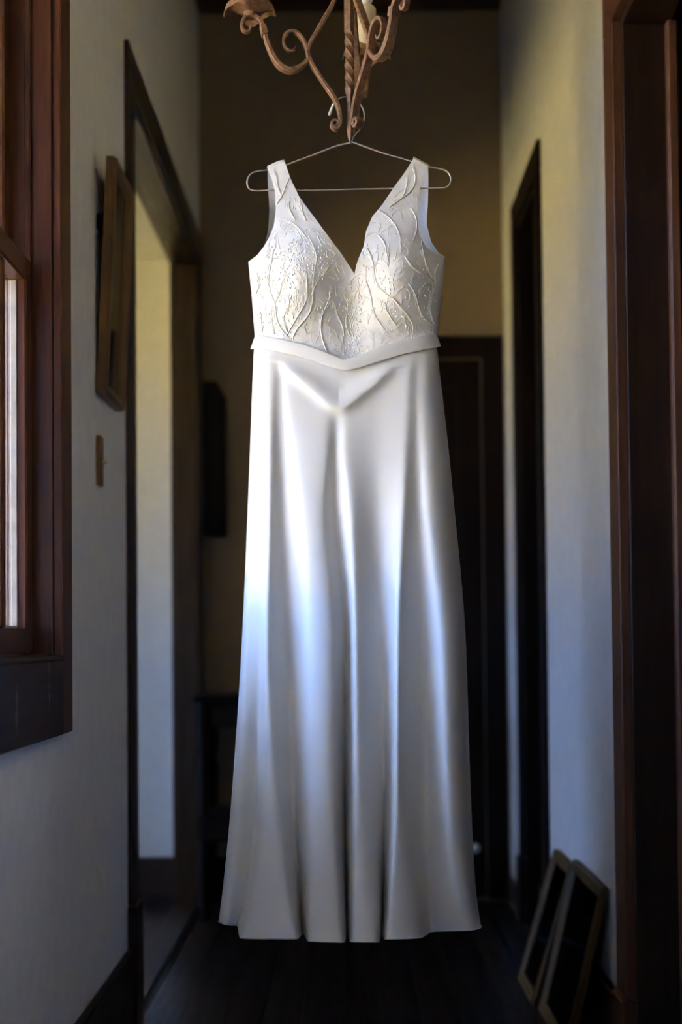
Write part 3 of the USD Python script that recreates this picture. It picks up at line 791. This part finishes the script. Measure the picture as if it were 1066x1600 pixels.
FP = sg.Polygon(front_poly).buffer(-1.0)
crop = lambda pts: [(370 + 0.3283 * a, 230 + 0.3283 * b) for a, b in pts]
vines = [[(245, 905), (215, 870), (190, 810), (180, 740), (160, 690), (150, 640), (160, 570), (175, 490)],
         [(240, 890), (280, 820), (310, 770), (330, 730), (335, 660), (330, 590)],
         [(270, 900), (290, 860), (340, 800), (360, 740), (365, 660), (370, 590), (380, 520), (360, 460), (340, 420)],
         [(430, 975), (410, 920), (400, 850), (415, 780), (440, 720), (445, 660)],
         [(360, 700), (400, 620), (420, 600), (440, 560)], [(510, 900), (500, 840), (480, 800), (470, 760), (455, 730)],
         [(180, 890), (168, 840), (170, 800)], [(120, 880), (118, 840), (105, 790)],
         [(190, 270), (220, 220), (240, 170), (250, 140), (240, 110)], [(215, 235), (200, 200), (190, 150), (185, 120)],
         [(330, 350), (310, 300), (305, 260)], [(275, 340), (250, 290), (245, 260)],
         [(330, 430), (290, 380), (240, 350), (200, 345)], [(180, 740), (205, 690), (215, 640), (240, 600)], [(240, 880), (225, 800), (250, 740), (240, 700)],
         [(90, 700), (105, 640), (95, 600)], [(540, 900), (520, 830), (530, 760), (510, 700)],
         [(675, 300), (720, 330), (760, 380), (780, 440), (780, 500)], [(675, 420), (700, 450), (715, 510), (720, 550)],
         [(620, 480), (650, 560), (660, 630), (690, 680), (740, 720)], [(615, 640), (640, 720), (650, 780), (690, 850), (740, 915)],
         [(830, 290), (855, 340), (850, 420), (830, 470)], [(800, 520), (850, 580), (900, 610), (930, 640), (935, 700), (915, 780)],
         [(820, 650), (850, 700), (870, 770), (890, 810), (935, 850)], [(740, 715), (780, 760), (820, 810), (840, 860), (830, 900)],
         [(725, 285), (790, 240), (840, 190), (850, 140), (835, 90)], [(790, 235), (808, 190), (812, 130)], [(880, 440), (888, 500), (905, 560), (930, 620)],
         [(930, 640), (900, 650), (870, 700), (860, 740)], [(940, 840), (920, 760), (930, 700)], [(760, 850), (725, 800), (705, 750)], [(960, 560), (945, 600), (950, 650)]]
tw = []
for vn in vines:
    px = spline(np.array(crop(vn)), 46)
    keep = shapely.contains_xy(FP, px[:, 0], px[:, 1])
    if keep.sum() < 8:
        continue
    i0, i1 = np.argmax(keep), len(keep) - np.argmax(keep[::-1])
    px = px[i0:i1]
    n = len(px)
    q = on_cloth(px)
    parts = [sweep(q, circle(0.00155, 6), scale=np.linspace(1.15, 0.55, n) * (1 + 0.12 * np.sin(np.arange(n) * 2.1)))]
    for k in range(4, n - 3, 5):                                   # leaf-like sprigs
        for sgn in ((1, -1) if rng.random() < 0.45 else ((1,) if rng.random() < 0.5 else (-1,))):
            t_ = px[k] - px[k - 1]; ang = math.atan2(t_[1], t_[0]) + sgn * rng.uniform(0.45, 0.8)
            L = rng.uniform(6, 13)
            s_ = np.linspace(0, 1, 8)
            ln = np.stack([px[k][0] + L * s_ * np.cos(ang - sgn * 0.5 * s_), px[k][1] + L * s_ * np.sin(ang - sgn * 0.5 * s_)], 1)
            if shapely.contains_xy(FP, ln[:, 0], ln[:, 1]).all():
                parts.append(sweep(on_cloth(ln), circle(0.0010, 5), scale=np.linspace(1, 0.5, 8)))
    obj('lace_branch', cat_(parts), THREAD, bod, smooth=True)
fine = []
while len(fine) < 260:
    a, b = rng.uniform(388, 698), rng.uniform(262, 575)
    ang = -math.pi / 2 + rng.normal(0, 0.5) + (0.35 if a > 552 else -0.1)
    L, cv = rng.uniform(9, 24), rng.uniform(-0.9, 0.9)
    s_ = np.linspace(0, 1, 9)
    ln = np.stack([a + L * s_ * np.cos(ang + cv * s_), b + L * s_ * np.sin(ang + cv * s_)], 1)
    if shapely.contains_xy(FP, ln[:, 0], ln[:, 1]).all():
        fine.append(sweep(on_cloth(ln, 0.0003), circle(0.00075, 5), scale=np.linspace(1, 0.6, 9)))
obj('fine_embroidery', cat_(fine), THREAD, bod, smooth=True, kind='stuff')
beads = []
tet = trimesh.creation.icosphere(subdivisions=1, radius=1.0)
spots = [(468, 392, 12, 26, 150), (455, 450, 10, 26, 90), (495, 410, 12, 22, 60), (552, 500, 9, 40, 170), (545, 548, 14, 12, 90), (570, 392, 5, 14, 40), (480, 470, 12, 24, 40), (612, 470, 14, 40, 50), (640, 515, 14, 12, 40), (430, 420, 14, 20, 40), (660, 480, 16, 30, 30), (452, 505, 30, 14, 40)]
for cx, cy, sx, sy, n in spots:
    for _ in range(n):
        a, b = rng.normal(cx, sx), rng.normal(cy, sy)
        if FP.contains(sg.Point(a, b)):
            q = on_cloth([(a, b)], 0.0005)[0]
            beads.append((tet.vertices * rng.uniform(0.0008, 0.0015) * np.array([1, 1, rng.uniform(1, 2.2)]) + q, tet.faces))
obj('beading', cat_(beads), BEAD, bod, smooth=True, kind='stuff', label='glittering clear beads')

# waistband
def soft(px, py):
    t = np.arange(360, 721, 1.0)
    v = np.interp(t, px, py)
    v = np.convolve(np.r_[np.full(3, v[0]), v, np.full(3, v[-1])], np.ones(7) / 7, 'valid')
    return lambda q: np.interp(q, t, v)


bu = soft([391.5, 399, 436, 478, 508, 523, 537, 552, 567, 600, 633, 682, 688], [526, 523, 529, 539, 550, 556, 562.5, 558, 553, 540, 530, 520, 520])
bl = soft([391.5, 396, 423, 457, 490, 516, 541, 566, 600, 634, 684, 689], [544.5, 545, 547.5, 554.5, 564, 574, 579.5, 573.5, 562.5, 552.5, 543, 540])


def band_depth(t):
    return 0.0545 * np.maximum(1 - t ** 2, 0) ** 0.42


us = -np.cos(np.linspace(0, math.pi, 150))
V, F = [], []
sec = [(0.04, -0.0030), (0.0, -0.0012), (0.0, 0.0006), (0.05, 0.0016), (0.35, 0.0023), (0.7, 0.0022), (0.95, 0.0014), (1.0, 0.0004), (1.0, -0.0012), (0.96, -0.0030)]
k = len(sec)
m = len(us)
for t in us:
    d = float(band_depth(t))
    for (q, e) in sec:
        x = 540.3 + t * (141.3 + 7.7 * q)
        a, b = float(bu(x)), float(bl(x))
        V.append(at(x, a + (b - a) * q, Y0 - d - e))
for i in range(m - 1):
    for j in range(k):
        a, b = i * k + j, i * k + (j + 1) % k
        F += [[a, b, b + k], [a, b + k, a + k]]
V2, F2 = [], []
for t in us[::-1]:
    d = float(band_depth(t))
    for q, e in ((0, 0), (1, 0), (1, 0.003), (0, 0.003)):
        V2.append(at(540.3 + t * (141.3 + 7.7 * q), 523 - 1.5 * t + (21 - t) * q, Y0 + d + e))
for i in range(m - 1):
    for j in range(4):
        a, b = i * 4 + j, i * 4 + (j + 1) % 4
        F2 += [[a, b, b + 4], [a, b + 4, a + 4]]
obj('waistband', cat_([trimesh.Trimesh(np.array(V), np.array(F), process=False), trimesh.Trimesh(np.array(V2), np.array(F2), process=False)]), SATIN, dress, smooth=50, label='narrow satin waistband dipping to a point in front')

# skirt: fold lines traced down the cloth, (picture column, depth towards the viewer in cm) on each row
rows = [532, 548, 580, 620, 690, 780, 1000, 1216, 1400, 1466]
X = [[399, 405, 413, 421, 428, 435, 446, 486, 528, 542, 558, 592, 641, 646, 653, 660, 680],
     [396.5, 404, 413, 421, 428, 435, 446, 488, 528, 542, 558, 592, 641, 646, 653, 660, 683.5],
     [395, 403, 412.5, 420.5, 427.5, 435.5, 448, 492, 528, 541, 557, 591, 639.5, 645, 653, 661, 687],
     [393.5, 402, 412, 420, 427, 436, 452, 500, 528, 538, 554, 590, 637, 643, 653, 663, 692],
     [391, 402, 412, 418, 425, 438, 462, 513, 525.5, 535, 552, 588, 634, 640, 653, 666, 700],
     [387.5, 400, 412, 417, 424, 442, 474, 508, 523, 544, 557, 590, 630, 637, 655, 670, 709],
     [378, 392, 406, 412, 421, 450, 488, 523, 539, 552, 567, 597, 620, 632, 660, 692, 728],
     [364, 380, 402, 410, 432, 456, 486, 523, 538, 553, 575, 600, 618, 635, 664, 700, 735],
     [348.5, 364, 386, 393, 450, 468, 484, 531, 541, 551, 588, 599, 609, 650, 668, 716, 744],
     [341.5, 355, 371, 376, 463, 474, 483, 537, 543, 549, 591, 596.5, 602, 655, 676, 733, 752]]
D = [[0, 2.2, 3.0, 3.3, 3.5, 3.6, 3.8, 4.2, 4.5, 4.5, 4.4, 4.2, 3.7, 3.6, 3.4, 3.1, 0],
     [0, 2.4, 3.2, 3.5, 3.7, 3.7, 3.9, 4.4, 4.7, 4.7, 4.6, 4.4, 3.9, 3.8, 3.5, 3.2, 0],
     [0, 2.7, 3.7, 4.1, 4.3, 3.9, 4.4, 4.8, 5.0, 5.0, 4.9, 4.7, 4.7, 4.4, 3.9, 3.9, 0],
     [0, 3.0, 4.2, 4.6, 4.8, 4.1, 4.9, 5.1, 5.2, 5.2, 5.1, 4.9, 5.2, 4.9, 4.5, 4.4, 0],
     [0, 3.3, 4.6, 5.0, 5.3, 4.2, 5.5, 5.9, 4.7, 5.7, 5.6, 5.1, 5.7, 5.4, 4.7, 5.0, 0],
     [0, 3.5, 4.8, 5.3, 5.7, 4.2, 6.2, 6.2, 4.3, 6.3, 6.1, 4.9, 6.3, 5.8, 4.6, 5.5, 0],
     [0, 3.6, 4.7, 5.6, 6.2, 4.0, 6.9, 7.1, 3.9, 7.1, 6.7, 4.6, 7.1, 6.2, 3.9, 6.1, 0],
     [0, 3.7, 3.8, 5.8, 6.8, 3.9, 7.4, 7.9, 3.8, 7.9, 7.3, 4.3, 7.9, 6.7, 3.7, 6.3, 0],
     [0, 3.4, 3.0, 6.0, 7.8, 3.9, 7.9, 8.6, 4.0, 8.5, 8.4, 4.2, 8.4, 7.4, 3.7, 5.6, 0],
     [0, 3.2, 2.7, 6.2, 8.3, 4.0, 8.2, 9.0, 4.3, 8.8, 9.0, 4.3, 8.7, 7.8, 3.9, 5.0, 0]]
HEM = [1440, 1445, 1447, 1466, 1467.5, 1458, 1471, 1473, 1461, 1472, 1472.5, 1456, 1468, 1466, 1456, 1454, 1448.5]
base_d = np.array([0, 3.0, 4.2, 5.0, 5.4, 5.5, 5.7, 5.9, 6.0, 6.0, 5.9, 5.7, 5.5, 5.2, 4.9, 4.2, 0])
GAIN = np.interp(rows, [532, 620, 780, 1000, 1216, 1466], [1, 1, 1.1, 1.6, 2.1, 2.4])
D = [list(base_d + (np.array(r) - base_d) * g) for r, g in zip(D, GAIN)]
KX = [PchipInterpolator(rows, [r[j] for r in X]) for j in range(17)]
KD = [PchipInterpolator(rows, [r[j] for r in D]) for j in range(17)]
tk = np.arange(17.0)
COLS = np.linspace(0, 16, 16 * 16 + 1)
NB = 90
hemspl = PchipInterpolator(tk, HEM)
swag = np.array([(448, 560), (470, 583), (500, 610), (529, 634), (558, 612), (582, 590), (603, 566)], float)
swag_s = spline(swag, 120)
swag_tree = cKDTree(swag_s)
ROWS = np.r_[np.linspace(532, 700, 64)[:-1], np.linspace(700, 1340, 90)[:-1], np.linspace(1340, 1466, 40)]
V = []
for r in ROWS:
    w = (r - 532) / (1466 - 532)
    kx = np.array([f(r) for f in KX]); kd = np.array([f(r) for f in KD])
    x = PchipInterpolator(tk, kx)(COLS)
    ksm = CubicSpline(tk, kd, bc_type='natural')(COLS)
    d = 0.6 * PchipInterpolator(tk, kd)(COLS) + 0.4 * ksm
    t0 = np.clip(COLS, 0, 1); d = np.where(COLS < 1, kd[1] * np.sqrt(np.maximum(1 - (1 - t0) ** 2, 0)), d)
    t1 = np.clip(16 - COLS, 0, 1); d = np.where(COLS > 15, kd[15] * np.sqrt(np.maximum(1 - (1 - t1) ** 2, 0)) , d)
    xu = np.linspace(x[0], x[-1], 800)
    du = gaussian_filter1d(np.interp(xu, x, d), (5.5 - 3.7 * w ** 0.7) * 800 / (x[-1] - x[0]), mode='nearest')
    bl_ = np.clip(np.minimum(x - x[0], x[-1] - x) / 16, 0, 1); bl_ = bl_ * bl_ * (3 - 2 * bl_)
    d = d * (1 - bl_) + np.interp(x, xu, du) * bl_
    y = r + (hemspl(COLS) - 1466) * np.clip((r - 1250) / 216, 0, 1) ** 1.5
    if r < 640:
        y = y + ((bu(np.clip(x, 392, 688)) + bl(np.clip(x, 392, 688))) / 2 - 532) * np.clip((640 - r) / 108, 0, 1)
    if r < 720:
        ds, ii = swag_tree.query(np.stack([x, np.full_like(x, r)], 1))
        sgn = np.where(r < swag_s[ii, 1], 1, -1)                   # above the drape line the cloth is slack, below it falls in sharply
        ds = ds * sgn
        d = d + 0.95 * np.where(ds > 0, np.exp(-0.5 * (ds / 17) ** 2), np.exp(-0.5 * (ds / 9) ** 2)) * np.clip((r - 545) / 30, 0, 1)
    d = d + 0.05 * w * np.sin(COLS * 2.6 + r / 150.0) 
    front_pts = [at(a, b, Y0 - c / 100) for a, b, c in zip(x, y, d)]
    V += front_pts
    pl, pr = front_pts[0], front_pts[-1]
    ph = np.linspace(0, math.pi, NB + 2)[1:-1]
    cxm, hw, bb = (pl[0] + pr[0]) / 2, (pr[0] - pl[0]) / 2, 0.035 + 0.055 * w
    for p_ in ph:
        rr = 1 + 0.16 * w * math.sin(11 * p_ + 0.6) * math.sin(p_)
        V.append((cxm + hw * math.cos(p_), Y0 + bb * math.sin(p_) * rr, pr[2] + (pl[2] - pr[2]) * p_ / math.pi))
V = np.array(V)
NCOL = len(COLS) + NB
F = []
ii, jj = np.meshgrid(np.arange(len(ROWS) - 1), np.arange(NCOL), indexing='ij')
a = (ii * NCOL + jj).ravel(); b = (ii * NCOL + (jj + 1) % NCOL).ravel()
F = np.vstack([np.stack([a, a + NCOL, b + NCOL], 1), np.stack([a, b + NCOL, b], 1)])
sk = obj('skirt', trimesh.Trimesh(V, F, process=False), SATIN, dress, smooth=True, label='floor length ivory satin skirt falling in soft folds')
hemline = V[-NCOL:]
obj('hem', sweep(hemline + np.array([0, 0, 0.0006]), rect(0.0016, 0.0034, 0.0004), closed=True), SATIN, sk, smooth=50)
